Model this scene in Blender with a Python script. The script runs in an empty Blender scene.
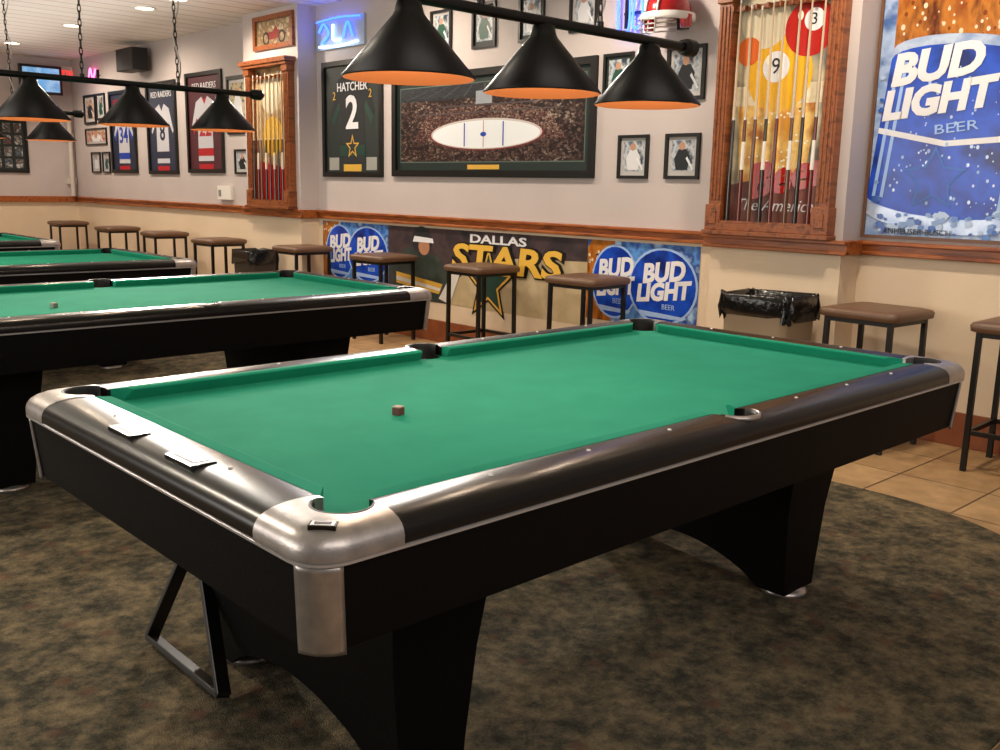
import bpy, bmesh, math, random
from mathutils import Vector, Matrix, Euler
random.seed(7)
scene=bpy.context.scene
try:
    scene.view_settings.view_transform='Standard'
except Exception: pass

# ------------------------------------------------------------ materials
def hexc(h):
    r=[int(h[i:i+2],16)/255 for i in (0,2,4)]
    return tuple((x/12.92 if x<=.04045 else ((x+.055)/1.055)**2.4) for x in r)+(1,)
MATS={}
def M(name,col='808080',rough=.5,metal=0,noise=None,nscale=20,ndet=4,bump=0,bscale=50,emit=0,ecol=None,coat=0,stretch=None,spec=.5,sheen=0):
    if name in MATS: return MATS[name]
    m=bpy.data.materials.new(name);m.use_nodes=True;nt=m.node_tree;N=nt.nodes;L=nt.links
    b=N['Principled BSDF'];b.inputs['Base Color'].default_value=hexc(col)
    b.inputs['Roughness'].default_value=rough;b.inputs['Metallic'].default_value=metal
    b.inputs['Specular IOR Level'].default_value=spec
    if coat: b.inputs['Coat Weight'].default_value=coat;b.inputs['Coat Roughness'].default_value=.08
    if sheen: b.inputs['Sheen Weight'].default_value=sheen
    tc=None
    if noise or bump:
        tc=N.new('ShaderNodeTexCoord');mp=N.new('ShaderNodeMapping');L.new(tc.outputs['Object'],mp.inputs[0])
        if stretch: mp.inputs['Scale'].default_value=stretch
    if noise:
        n=N.new('ShaderNodeTexNoise');n.inputs['Scale'].default_value=nscale;n.inputs['Detail'].default_value=ndet
        L.new(mp.outputs[0],n.inputs['Vector'])
        r=N.new('ShaderNodeValToRGB');r.color_ramp.elements[0].position=.35;r.color_ramp.elements[1].position=.65
        cols=[col]+list(noise)
        r.color_ramp.elements[0].color=hexc(cols[0]);r.color_ramp.elements[1].color=hexc(cols[-1])
        for i,c in enumerate(cols[1:-1]):
            e=r.color_ramp.elements.new(.35+.3*(i+1)/(len(cols)-1));e.color=hexc(c)
        L.new(n.outputs['Fac'],r.inputs[0]);L.new(r.outputs[0],b.inputs['Base Color'])
    if bump:
        n2=N.new('ShaderNodeTexNoise');n2.inputs['Scale'].default_value=bscale;L.new(mp.outputs[0],n2.inputs['Vector'])
        bp=N.new('ShaderNodeBump');bp.inputs['Strength'].default_value=bump;bp.inputs['Distance'].default_value=.01
        L.new(n2.outputs['Fac'],bp.inputs['Height']);L.new(bp.outputs[0],b.inputs['Normal'])
    if emit:
        b.inputs['Emission Color'].default_value=hexc(ecol or col);b.inputs['Emission Strength'].default_value=emit
    MATS[name]=m
    return m
def crowdmat(name,cols,scale):
    m=bpy.data.materials.new(name);m.use_nodes=True;nt=m.node_tree;N=nt.nodes;L=nt.links;b=N['Principled BSDF'];b.inputs['Roughness'].default_value=.3
    tc=N.new('ShaderNodeTexCoord');mp=N.new('ShaderNodeMapping');mp.inputs['Scale'].default_value=(1,1.6,1);L.new(tc.outputs['Object'],mp.inputs[0])
    v=N.new('ShaderNodeTexVoronoi');v.inputs['Scale'].default_value=scale;L.new(mp.outputs[0],v.inputs['Vector'])
    sx=N.new('ShaderNodeSeparateColor');L.new(v.outputs['Color'],sx.inputs[0])
    n=N.new('ShaderNodeTexNoise');n.inputs['Scale'].default_value=3;L.new(mp.outputs[0],n.inputs['Vector'])
    a=N.new('ShaderNodeMath');a.operation='MULTIPLY_ADD';a.inputs[1].default_value=.6;L.new(sx.outputs[0],a.inputs[0]);
    s=N.new('ShaderNodeMath');s.operation='MULTIPLY';s.inputs[1].default_value=.5;L.new(n.outputs['Fac'],s.inputs[0]);L.new(s.outputs[0],a.inputs[2])
    r=N.new('ShaderNodeValToRGB');r.color_ramp.elements[0].position=.2;r.color_ramp.elements[1].position=.95
    r.color_ramp.elements[0].color=hexc(cols[0]);r.color_ramp.elements[1].color=hexc(cols[-1])
    for i,c in enumerate(cols[1:-1]):
        e=r.color_ramp.elements.new(.2+.75*(i+1)/(len(cols)-1));e.color=hexc(c)
    L.new(a.outputs[0],r.inputs[0]);L.new(r.outputs[0],b.inputs['Base Color']);return m

felt=M('green_cloth','1b8c70',.95,bump=.15,bscale=900,noise=['209275'],nscale=6,spec=.15)
blackrail=M('black_gloss_rail','0d0908',.27,spec=.38,bump=.02,bscale=300)
apronm=M('apron_black','090707',.6,bump=.1,bscale=200,spec=.12)
silver=M('cast_aluminium','bdb6b2',.36,metal=.85,noise=['aaa4a2'],nscale=30,bump=.05,bscale=150)
trimm=M('aluminium_trim','c8c6c8',.35,metal=.7)
rubber=M('pocket_rubber','0b0b0b',.6)
hole=M('pocket_inside','020202',.9)
white=M('white_paint','e8e4dc',.5)
wood=M('oak_trim','93491d',.35,noise=['ab602b','753614'],nscale=3,stretch=(8,1,8),bump=.05,bscale=30)
woodv=M('oak_post','80421f',.38,noise=['96552b','673214'],nscale=3,stretch=(8,8,1),bump=.05,bscale=30)
wallup=M('wall_paint_upper','c6bbb8',.75,bump=.15,bscale=120,noise=['c0b5b2'],nscale=1.5)
walllo=M('wall_paint_lower','e4cfb4',.75,bump=.15,bscale=120,noise=['dec8ac'],nscale=1.5)
seatm=M('brown_vinyl','6a4e3a',.42,bump=.1,bscale=120)
legm=M('black_steel','1a1713',.4,metal=.3)
frameb=M('frame_black','14110f',.35)
mat_d=M('mat_dark','1d2623',.6)
shade=M('lamp_shade_black','0e0b0a',.42,spec=.35)
shadein=M('lamp_shade_inside','5e3212',.6,emit=.12,ecol='ff8a30')
bulb=M('bulb_glow','fff0d0',.5,emit=2.5,ecol='ffb060')
chainm=M('chain_steel','3a3430',.4,metal=.7)

# ------------------------------------------------------------ mesh builder
class MB:
    def __init__(s): s.v=[];s.f=[];s.m=[];s.sm=[];s.mats=[]
    def mi(s,m):
        if m not in s.mats: s.mats.append(m)
        return s.mats.index(m)
    def add(s,vs,fs,m,smooth=False):
        o=len(s.v);s.v+= [tuple(p) for p in vs];i=s.mi(m)
        for f in fs: s.f.append([o+k for k in f]);s.m.append(i);s.sm.append(smooth)
    def box(s,x0,x1,y0,y1,z0,z1,m):
        s.add([(x0,y0,z0),(x1,y0,z0),(x1,y1,z0),(x0,y1,z0),(x0,y0,z1),(x1,y0,z1),(x1,y1,z1),(x0,y1,z1)],
              [(0,3,2,1),(4,5,6,7),(0,1,5,4),(1,2,6,5),(2,3,7,6),(3,0,4,7)],m)
    def poly(s,pts,w,m):
        s.add([(p[0],p[1],w) for p in pts],[list(range(len(pts)))],m)
    def prism(s,pts,w0,w1,m):
        n=len(pts)
        s.add([(p[0],p[1],w0) for p in pts]+[(p[0],p[1],w1) for p in pts],
          [list(range(n))[::-1],list(range(n,2*n))]+[(i,(i+1)%n,n+(i+1)%n,n+i) for i in range(n)],m)
    def disc(s,cx,cy,rx,ry,w,m,n=28,a0=0):
        s.poly([(cx+rx*math.cos(2*math.pi*i/n),cy+ry*math.sin(2*math.pi*i/n)) for i in range(n)],w,m)
    def cyl(s,p0,p1,r0,r1,m,n=12,cap=True):
        p0=Vector(p0);p1=Vector(p1);d=(p1-p0).normalized()
        a=d.orthogonal().normalized();b=d.cross(a)
        vs=[]
        for p,r in ((p0,r0),(p1,r1)):
            for i in range(n):
                t=2*math.pi*i/n;vs.append(p+a*r*math.cos(t)+b*r*math.sin(t))
        s.add(vs,[(i,(i+1)%n,n+(i+1)%n,n+i) for i in range(n)],m,True)
        if cap: s.add(vs,[list(range(n))[::-1],list(range(n,2*n))],m)
    def beam(s,p0,p1,w,h,m,up=(0,0,1)):
        p0=Vector(p0);p1=Vector(p1);d=(p1-p0).normalized();u=Vector(up)
        a=d.cross(u).normalized();b=a.cross(d).normalized()
        vs=[]
        for p in (p0,p1):
            for x,y in ((-1,-1),(1,-1),(1,1),(-1,1)): vs.append(p+a*x*w/2+b*y*h/2)
        s.add(vs,[(3,2,1,0),(4,5,6,7),(0,1,5,4),(1,2,6,5),(2,3,7,6),(3,0,4,7)],m)
    def lathe(s,prof,c,m,n=32,smooth=True):
        k=len(prof);vs=[]
        for i in range(n):
            t=2*math.pi*i/n
            for r,z in prof: vs.append((c[0]+r*math.cos(t),c[1]+r*math.sin(t),c[2]+z))
        s.add(vs,[(i*k+j,((i+1)%n)*k+j,((i+1)%n)*k+j+1,i*k+j+1) for i in range(n) for j in range(k-1)],m,smooth)
    def tube(s,pts,r,m,n=8,closed=False):
        P=[Vector(p) for p in pts];k=len(P);vs=[]
        prev=None
        for i,p in enumerate(P):
            if closed: d=(P[(i+1)%k]-P[i-1]).normalized()
            else: d=(P[min(i+1,k-1)]-P[max(i-1,0)]).normalized()
            if prev is None: a=d.orthogonal().normalized()
            else: a=(prev-d*prev.dot(d)).normalized()
            prev=a;b=d.cross(a)
            for j in range(n):
                t=2*math.pi*j/n;vs.append(p+a*r*math.cos(t)+b*r*math.sin(t))
        rng=range(k if closed else k-1)
        s.add(vs,[(i*n+j,i*n+(j+1)%n,((i+1)%k)*n+(j+1)%n,((i+1)%k)*n+j) for i in rng for j in range(n)],m,True)
        if not closed: s.add(vs,[list(range(n))[::-1],list(range((k-1)*n,k*n))],m)
    def sphere(s,c,r,m,n=16,sc=(1,1,1),half=False):
        k=n//2;vs=[];lim=math.pi/(2 if half else 1)
        for i in range(k+1):
            ph=lim*i/k
            for j in range(n):
                t=2*math.pi*j/n
                vs.append((c[0]+sc[0]*r*math.sin(ph)*math.cos(t),c[1]+sc[1]*r*math.sin(ph)*math.sin(t),c[2]+sc[2]*r*math.cos(ph)))
        s.add(vs,[(i*n+j,(i+1)*n+j,(i+1)*n+(j+1)%n,i*n+(j+1)%n) for i in range(k) for j in range(n)],m,True)
    def text(s,body,x,y,w,size,m,shear=0,align='CENTER',ext=.001,rot=0,bold=0,sx=1):
        c=bpy.data.curves.new('t','FONT');c.body=body;c.size=size;c.align_x=align;c.align_y='CENTER';c.shear=shear;c.extrude=ext;c.offset=bold;c.resolution_u=3
        o=bpy.data.objects.new('t',c);bpy.context.collection.objects.link(o)
        dg=bpy.context.evaluated_depsgraph_get();me=bpy.data.meshes.new_from_object(o.evaluated_get(dg))
        cr,sr=math.cos(rot),math.sin(rot)
        vs=[(x+(v.co.x*sx*cr-v.co.y*sr),y+(v.co.x*sx*sr+v.co.y*cr),w+ext+v.co.z) for v in me.vertices]
        s.add(vs,[list(p.vertices) for p in me.polygons],m)
        bpy.data.objects.remove(o);bpy.data.curves.remove(c);bpy.data.meshes.remove(me)
    def mesh(s,name):
        me=bpy.data.meshes.new(name);me.from_pydata(s.v,[],s.f);
        for m in s.mats: me.materials.append(m)
        me.polygons.foreach_set('material_index',s.m);me.polygons.foreach_set('use_smooth',s.sm);me.update()
        return me
    def obj(s,name,parent=None,matrix=None,bevel=0,fix=False):
        me=s.mesh(name)
        if fix:
            bm=bmesh.new();bm.from_mesh(me);bmesh.ops.remove_doubles(bm,verts=bm.verts,dist=1e-5);bmesh.ops.recalc_face_normals(bm,faces=bm.faces);bm.to_mesh(me);bm.free()
        return link(name,me,parent,matrix,bevel)
def link(name,me,parent=None,matrix=None,bevel=0):
    o=bpy.data.objects.new(name,me);bpy.context.collection.objects.link(o)
    if parent: o.parent=parent
    if matrix is not None: o.matrix_world=matrix if not parent else matrix
    if bevel:
        b=o.modifiers.new('bevel','BEVEL');b.width=bevel;b.segments=2;b.limit_method='ANGLE'
    return o
def empty(name,loc=(0,0,0)):
    e=bpy.data.objects.new(name,None);bpy.context.collection.objects.link(e);e.location=loc;e.empty_display_size=.1
    return e

# ------------------------------------------------------------ constants
XW=3.61; YB=14.29; ZC=3.34; XP=3.38   # wall, far wall, ceiling, pillar front
def conv(y,z,X=XW):
    k=(X+2.309)/5.597
    return (y+2.182)*k-2.182,(z-1.4146)*k+1.4946

# ------------------------------------------------------------ room
def floor_tile():
    m=bpy.data.materials.new('floor_tile');m.use_nodes=True;nt=m.node_tree;N=nt.nodes;L=nt.links;b=N['Principled BSDF']
    tc=N.new('ShaderNodeTexCoord');mp=N.new('ShaderNodeMapping');L.new(tc.outputs['Object'],mp.inputs[0]);mp.inputs['Rotation'].default_value=(0,0,0)
    br=N.new('ShaderNodeTexBrick');br.offset=0;br.inputs['Scale'].default_value=1;br.inputs['Brick Width'].default_value=.46;br.inputs['Row Height'].default_value=.46
    br.inputs['Mortar Size'].default_value=.006;br.inputs['Color1'].default_value=hexc('b8966c');br.inputs['Color2'].default_value=hexc('a9875e');br.inputs['Mortar'].default_value=hexc('5e4833')
    L.new(mp.outputs[0],br.inputs['Vector'])
    n=N.new('ShaderNodeTexNoise');n.inputs['Scale'].default_value=9;n.inputs['Detail'].default_value=5;L.new(mp.outputs[0],n.inputs['Vector'])
    mx=N.new('ShaderNodeMix');mx.data_type='RGBA';mx.blend_type='OVERLAY';mx.inputs[0].default_value=.5
    L.new(br.outputs['Color'],mx.inputs[6]);L.new(n.outputs['Fac'],mx.inputs[7]);L.new(mx.outputs[2],b.inputs['Base Color'])
    b.inputs['Roughness'].default_value=.35
    return m
def carpet_mat():
    m=bpy.data.materials.new('carpet_floral');m.use_nodes=True;nt=m.node_tree;N=nt.nodes;L=nt.links;b=N['Principled BSDF']
    tc=N.new('ShaderNodeTexCoord')
    v=N.new('ShaderNodeTexVoronoi');v.inputs['Scale'].default_value=8;L.new(tc.outputs['Object'],v.inputs['Vector'])
    n=N.new('ShaderNodeTexNoise');n.inputs['Scale'].default_value=22;n.inputs['Detail'].default_value=6;n.inputs['Roughness'].default_value=.75;L.new(tc.outputs['Object'],n.inputs['Vector'])
    mth=N.new('ShaderNodeMath');mth.operation='MULTIPLY_ADD';mth.inputs[1].default_value=.28;L.new(v.outputs['Distance'],mth.inputs[0]);L.new(n.outputs['Fac'],mth.inputs[2])
    r=N.new('ShaderNodeValToRGB');e=r.color_ramp.elements;e[0].position=.42;e[0].color=hexc('353229');e[1].position=.85;e[1].color=hexc('857459')
    a=e.new(.56);a.color=hexc('4a463a');a=e.new(.70);a.color=hexc('6a5f4b')
    L.new(mth.outputs[0],r.inputs[0])
    v2=N.new('ShaderNodeTexVoronoi');v2.inputs['Scale'].default_value=7;L.new(tc.outputs['Object'],v2.inputs['Vector'])
    r2=N.new('ShaderNodeValToRGB');r2.color_ramp.elements[0].position=.12;r2.color_ramp.elements[0].color=(.55,.55,.55,1);r2.color_ramp.elements[1].position=.24;r2.color_ramp.elements[1].color=(0,0,0,1);L.new(v2.outputs['Distance'],r2.inputs[0])
    mx=N.new('ShaderNodeMix');mx.data_type='RGBA';L.new(r2.outputs[0],mx.inputs[0]);L.new(r.outputs[0],mx.inputs[6]);mx.inputs[7].default_value=hexc('66463a')
    L.new(mx.outputs[2],b.inputs['Base Color']);b.inputs['Roughness'].default_value=1;b.inputs['Specular IOR Level'].default_value=.1
    n3=N.new('ShaderNodeTexNoise');n3.inputs['Scale'].default_value=220;L.new(tc.outputs['Object'],n3.inputs['Vector'])
    bp=N.new('ShaderNodeBump');bp.inputs['Strength'].default_value=.6;bp.inputs['Distance'].default_value=.01;L.new(n3.outputs['Fac'],bp.inputs['Height']);L.new(bp.outputs[0],b.inputs['Normal'])
    return m
def plank_mat():
    m=bpy.data.materials.new('ceiling_planks');m.use_nodes=True;nt=m.node_tree;N=nt.nodes;L=nt.links;b=N['Principled BSDF']
    tc=N.new('ShaderNodeTexCoord')
    br=N.new('ShaderNodeTexBrick');br.offset=0;br.inputs['Scale'].default_value=1;br.inputs['Brick Width'].default_value=40;br.inputs['Row Height'].default_value=.3
    br.inputs['Mortar Size'].default_value=.012;br.inputs['Color1'].default_value=hexc('f4f0ec');br.inputs['Color2'].default_value=hexc('eeeae5');br.inputs['Mortar'].default_value=hexc('b5ada5')
    L.new(tc.outputs['Object'],br.inputs['Vector']);L.new(br.outputs['Color'],b.inputs['Base Color']);b.inputs['Roughness'].default_value=.7
    return m
b=MB();b.box(-7,XW+.2,-3.6,YB+.2,-.12,0,floor_tile());b.obj('floor')
b=MB();pts=[]
R=1.25;cx,cy=2.3-R,-1.37+R
for i in range(25):
    t=-math.pi/2+math.pi/2*i/24;pts.append((cx+R*math.cos(t),cy+R*math.sin(t)))
pts+=[(2.3,11.6),(-6.5,11.6),(-6.5,-1.37)]
b.prism(pts,0.0005,.012,carpet_mat());b.obj('carpet')
b=MB();b.box(-7,XW+.2,-3.6,YB+.2,ZC,ZC+.12,plank_mat());b.obj('ceiling')
ZR0,ZR1=1.115,1.205
b=MB();b.box(XW,XW+.15,-3.6,YB+.15,1.16,ZC,wallup);b.box(XW,XW+.15,-3.6,YB+.15,0,1.16,walllo);b.obj('wall_right')
b=MB();b.box(-7,XW,YB,YB+.15,1.16,ZC,wallup);b.box(-7,XW,YB,YB+.15,0,1.16,walllo);b.obj('wall_back')
PIL=[(.775,1.74),(7.08,8.25)]
for i,(y0,y1) in enumerate(PIL):
    b=MB();b.box(XP,XW,y0,y1,1.16,ZC,wallup);b.box(XP,XW,y0,y1,0,1.16,walllo);b.obj('wall_pillar' if i==0 else 'wall_pillar.001')
def railprof(b,x,y0,y1):
    b.box(x-.03,x,y0,y1,ZR0,ZR1-.02,wood);b.box(x-.06,x,y0,y1,ZR1-.025,ZR1,wood);b.box(x-.045,x,y0,y1,ZR0,ZR0+.025,wood)
b=MB()
for y0,y1 in ((-3.5,PIL[0][0]),(PIL[0][1],7.08),(8.25,YB)): railprof(b,XW,y0,y1)
for y0,y1 in PIL:
    railprof(b,XP,y0-.05,y1+.05)
    b.box(XP-.0,XW,y0-.04,y0,ZR0,ZR1,wood)
    b.box(XP-.0,XW,y1,y1+.04,ZR0,ZR1,wood)
b.obj('trim_1',bevel=.006)
b=MB();b.box(-7,XW-.06,YB-.05,YB,ZR0,ZR1,wood);b.obj('trim_2',bevel=.006)
basem=M('base_brown','7c3f1f',.4,noise=['8f4f2a'],nscale=5)
b=MB()
for y0,y1 in ((-3.5,PIL[0][0]),(PIL[0][1],7.08),(8.25,YB)): b.box(XW-.02,XW,y0,y1,0,.21,basem)
for y0,y1 in PIL: b.box(XP-.02,XW,y0-.02,y1+.02,0,.21,basem)
b.obj('baseboard_right',bevel=.004)
b=MB();b.box(-7,XW-.03,YB-.02,YB,0,.21,basem);b.obj('baseboard_back')

# ------------------------------------------------------------ pool table (top .88)
A,B=1.450,.795        # outer half sizes
NX,NY=1.262,.628      # cushion nose
W=.040
IX,IY=NX+W,NY+W # inner edge of wooden rail
ZT=.88;ZB=.842
PC=(1.300,.668);PR=.064;SPY=.702;SPR=.062
def ringmesh(paths,prof):
    vs=[];k=len(prof);n=len(paths)
    for (i0,o0) in paths:
        for t,z in prof: vs.append((i0[0]+(o0[0]-i0[0])*t,i0[1]+(o0[1]-i0[1])*t,z))
    fs=[(a*k+j,(a+1)*k+j,(a+1)*k+(j+1)%k,a*k+(j+1)%k) for a in range(n-1) for j in range(k)]
    fs+=[list(range(k)),list(range((n-1)*k,n*k))[::-1]]
    return vs,fs
def prof(dz=0,do=0):
    P=[(0,ZT-.003),(.15,ZT),(.35,ZT+.0015),(.55,ZT),(.72,ZT-.004),(.85,ZT-.011),(.94,ZT-.020),(.985,ZT-.030),(1+do,ZT-.042),(1+do,ZT-.056),(.97,ZT-.060),(0,ZT-.060)]
    return [(t,z+(dz if z>ZT-.05 else -0.002*(dz>0))) for t,z in P]
def boolean(o,cutters):
    for c in cutters:
        m=o.modifiers.new('b','BOOLEAN');m.operation='DIFFERENCE';m.solver='EXACT';m.object=c
    dg=bpy.context.evaluated_depsgraph_get();me=bpy.data.meshes.new_from_object(o.evaluated_get(dg))
    o.modifiers.clear();o.data=me
    return o
def smooth(o,ang=28):
    me=o.data
    for p in me.polygons: p.use_smooth=True
    try: me.set_sharp_from_angle(angle=math.radians(ang))
    except Exception:
        for p in me.polygons: p.use_smooth=False
cut=[]
for sx in (-1,1):
    for sy in (-1,1):
        b=MB();b.cyl((sx*PC[0],sy*PC[1],.5),(sx*PC[0],sy*PC[1],1.1),PR,PR,hole,n=40);cut.append(b.obj('cut',fix=True))
for sy in (-1,1):
    b=MB();b.cyl((0,sy*SPY,.5),(0,sy*SPY,1.1),SPR,SPR,hole,n=40);cut.append(b.obj('cut',fix=True))
T=empty('pool_table')
CL=.185
xs=A-CL-.02;ys=B-CL-.02
b=MB()
for sy in (-1,1):
    vs,fs=ringmesh([((x,sy*IY),(x,sy*B)) for x in (-xs,xs)],prof());b.add(vs,fs,blackrail)
for sx in (-1,1):
    vs,fs=ringmesh([((sx*IX,y),(sx*A,y)) for y in (-ys,ys)],prof());b.add(vs,fs,blackrail)
o=b.obj('rails',T,fix=True);boolean(o,cut);smooth(o)
b=MB();Rr=.085
for sx in (-1,1):
    for sy in (-1,1):
        path=[((xs,IY),(xs,B)),((IX,IY),(IX,B))]
        for i in range(13):
            t=math.pi/2*(1-i/12);path.append(((IX,IY),(A-Rr+Rr*math.cos(t),B-Rr+Rr*math.sin(t))))
        path+=[((IX,IY),(A,IY)),((IX,ys),(A,ys))]
        path=[((sx*i0[0],sy*i0[1]),(sx*o0[0],sy*o0[1])) for i0,o0 in path]
        vs,fs=ringmesh(path,prof(.0025,.012));b.add(vs,fs,silver)
o=b.obj('corner_castings',T,fix=True);boolean(o,cut);smooth(o,35)
b=MB();b.box(-IX-.05,IX+.05,-IY-.05,IY+.05,ZB-.03,ZB,felt);o=b.obj('slate_bed',T,fix=True);boolean(o,cut)
b=MB()
cp=[(0,ZT-.002),(.75,ZT+.001),(.97,ZT-.002),(1,ZT-.006),(.55,ZB),(0,ZB)]
def cushion(ax,s,e0,e1,b0,b1):
    vs=[];k=len(cp)
    for (n_,b_) in ((e0,b0),(e1,b1)):
        for t,z in cp:
            l=b_+(n_-b_)*t
            if ax=='x': vs.append((l,s*(NY+W*(1-t)),z))
            else: vs.append((s*(NX+W*(1-t)),l,z))
    fs=[(j,(j+1)%k,k+(j+1)%k,k+j) for j in range(k)]+[list(range(k))[::-1],list(range(k,2*k))]
    b.add(vs,fs,felt)
for s in (-1,1):
    cushion('x',s,-NX+.085,-.068,-NX+.035,-.060);cushion('x',s,.068,NX-.085,.060,NX-.035)
    cushion('y',s,-NY+.085,NY-.085,-NY+.035,NY-.035)
b.obj('cushions',T,fix=True)
b=MB()
def liner(cx,cy,r,a0,a1,pr,m):
    n=24
    vs=[];k=len(pr)
    for i in range(n+1):
        t=a0+(a1-a0)*i/n
        for rr,z in pr: vs.append((cx+rr*math.cos(t),cy+rr*math.sin(t),z))
    b.add(vs,[(i*k+j,(i+1)*k+j,(i+1)*k+(j+1)%k,i*k+(j+1)%k) for i in range(n) for j in range(k)],m,True)
def lp(r): return [(r+.006,ZT-.15),(r+.006,ZT+.002),(r+.003,ZT+.004),(r-.003,ZT+.003),(r-.005,ZT-.004),(r-.003,ZT-.15)]
for sx in (-1,1):
    for sy in (-1,1):
        c=math.atan2(sy,sx);liner(sx*PC[0],sy*PC[1],PR-.002,c-1.75,c+1.75,lp(PR-.002),rubber)
for sy in (-1,1):
    liner(0,sy*SPY,SPR,sy*math.pi/2-1.6,sy*math.pi/2+1.6,lp(SPR-.002),rubber)
    r=SPR+.004
    liner(0,sy*SPY,SPR,sy*math.pi/2-1.35,sy*math.pi/2+1.35,[(r+.008,ZT-.01),(r+.007,ZT+.003),(r,ZT+.0045),(r-.001,ZT-.01)],silver)
for c in [(sx*PC[0],sy*PC[1],PR) for sx in (-1,1) for sy in (-1,1)]+[(0,sy*SPY,SPR) for sy in (-1,1)]:
    b.lathe([(c[2]-.001,ZB-.004),(c[2]-.001,ZT-.2),(.001,ZT-.2)],(c[0],c[1],0),hole)
b.obj('pocket_liners',T)
def rrect(a,bb,r,n=8):
    out=[]
    for sx,sy,t0 in ((1,1,0),(-1,1,math.pi/2),(-1,-1,math.pi),(1,-1,3*math.pi/2)):
        for i in range(n+1):
            t=t0+math.pi/2*i/n;out.append((sx*(a-r)+r*math.cos(t),sy*(bb-r)+r*math.sin(t)))
    return out
def shell(b,levels,m,cap=True):
    rings=[[(x,y,z) for x,y in rrect(a,bb,r)] for a,bb,r,z in levels];n=len(rings[0]);vs=sum(rings,[])
    fs=[(l*n+i,l*n+(i+1)%n,(l+1)*n+(i+1)%n,(l+1)*n+i) for l in range(len(rings)-1) for i in range(n)]
    b.add(vs,fs,m,False)
    if cap: b.add(vs,[list(range(n))[::-1],list(range((len(rings)-1)*n,len(rings)*n))],m)
b=MB();shell(b,[(A-.055,B-.055,.05,.629),(A-.030,B-.030,.065,.634),(A-.014,B-.014,.075,.80),(A-.014,B-.014,.075,.813)],apronm)
o=b.obj('apron',T,fix=True);smooth(o)
b=MB();shell(b,[(A-.004,B-.004,.080,.812),(A+.001,B+.001,.083,.814),(A+.001,B+.001,.083,.819),(A-.004,B-.004,.080,.8215)],trimm)
b.obj('trim_strip',T)
b=MB()
for sx in (-1,1):
    for sy in (-1,1):
        rings=[]
        for (off,z) in ((-.014,.628),(-.013,.636),(0,.80),(0,.813)):
            a_=A-.008+off;b_=B-.008+off;r=.085
            ln=[(a_-r+r*math.cos(t),b_-r+r*math.sin(t)) for t in [math.radians(76-62*i/8) for i in range(9)]]
            rings.append([(sx*x,sy*y,z) for x,y in ln])
        n=len(rings[0]);vs=sum(rings,[])
        b.add(vs,[(l*n+i,l*n+i+1,(l+1)*n+i+1,(l+1)*n+i) for l in range(3) for i in range(n-1)],silver,True)
o=b.obj('corner_trims',T)
sm=o.modifiers.new('s','SOLIDIFY');sm.thickness=.010;sm.offset=0
b=MB()
for sy in (-1,1):
    for i in range(1,8):
        if i==4: continue
        x=-NX+i*2*NX/8
        b.lathe([(.001,.0035),(.005,.003),(.0055,0)],(x,sy*(IY+.045),ZT+.0005),white,n=12)
for sx in (-1,1):
    for i in range(1,4):
        y=-NY+i*2*NY/4;b.lathe([(.001,.0035),(.005,.003),(.0055,0)],(sx*(IX+.05),y,ZT+.0005),white,n=12)
b.obj('rail_sights',T)
b=MB()
for y in (.14,-.19):
    x0=-A+.035
    b.box(x0+.0,x0+.062,y-.065,y+.065,ZT-.006,ZT+.004,blackrail)
    b.box(x0+.006,x0+.056,y-.058,y+.058,ZT+.004,ZT+.0050,trimm)
    b.box(x0+.010,x0+.052,y-.053,y+.053,ZT+.005,ZT+.0056,M('plate_dark','2a2624',.5))
    for k in range(6): b.box(x0+.018,x0+.044,y-.045+k*.016,y-.037+k*.016,ZT+.0056,ZT+.0066,trimm)
b.obj('name_plates',T)
b=MB();cx,cy=-(A-.060),-(B-.055);d=Vector((1,-1,0)).normalized();e_=Vector((1,1,0)).normalized()
def plate(h0,h1,l,w,m):
    pts=[Vector((cx,cy,0))+d*a*l+e_*c*w for a,c in ((-1,-1),(1,-1),(1,1),(-1,1))];b.prism([(p.x,p.y) for p in pts],h0,h1,m)
plate(ZT-.02,ZT+.0025,.026,.014,blackrail);plate(ZT+.0025,ZT+.0032,.022,.011,silver);plate(ZT+.0032,ZT+.0038,.016,.006,blackrail)
b.obj('casting_badge',T)
b=MB()
for lx in (-.92,.84):
    top=.66;n=14
    outer=[(-.54,top),(-.50,.35),(-.49,.10),(-.49,.035),(-.37,.035)]
    arch=[(-.37+.74*i/n,.035+.12*math.sin(math.pi*i/n)**.7) for i in range(1,n)]
    pl=outer+arch+[(-y,z) for y,z in outer[::-1]]
    def hx(z): return .095+.070*(z/top)
    k=len(pl)
    vs=[(lx-hx(z),y,z) for y,z in pl]+[(lx+hx(z),y,z) for y,z in pl]
    b.add(vs,[list(range(k)),list(range(k,2*k))[::-1]]+[(i,k+i,k+(i+1)%k,(i+1)%k) for i in range(k)],apronm)
o=b.obj('legs',T,fix=True)
b=MB()
for lx in (-.92,.84):
    for y in (-.43,.43):
        b.lathe([(.001,.05),(.03,.05),(.03,.03),(.075,.022),(.085,.013),(.085,.0),(.001,0)],(lx,y,.012),silver,n=24)
b.obj('levelling_feet',T)
for i,(dx,dy) in enumerate([(-.045,3.13),(-.22,5.90),(-.28,8.80)]):
    e=empty('pool_table.%03d'%(i+1),(dx,dy,0))
    for c in list(T.children):
        o=bpy.data.objects.new(c.name.split('.')[0],c.data);bpy.context.collection.objects.link(o);o.parent=e
        for m in c.modifiers:
            mm=o.modifiers.new(m.name,m.type);mm.thickness=m.thickness;mm.offset=m.offset
for c in cut: bpy.data.objects.remove(c)

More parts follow.
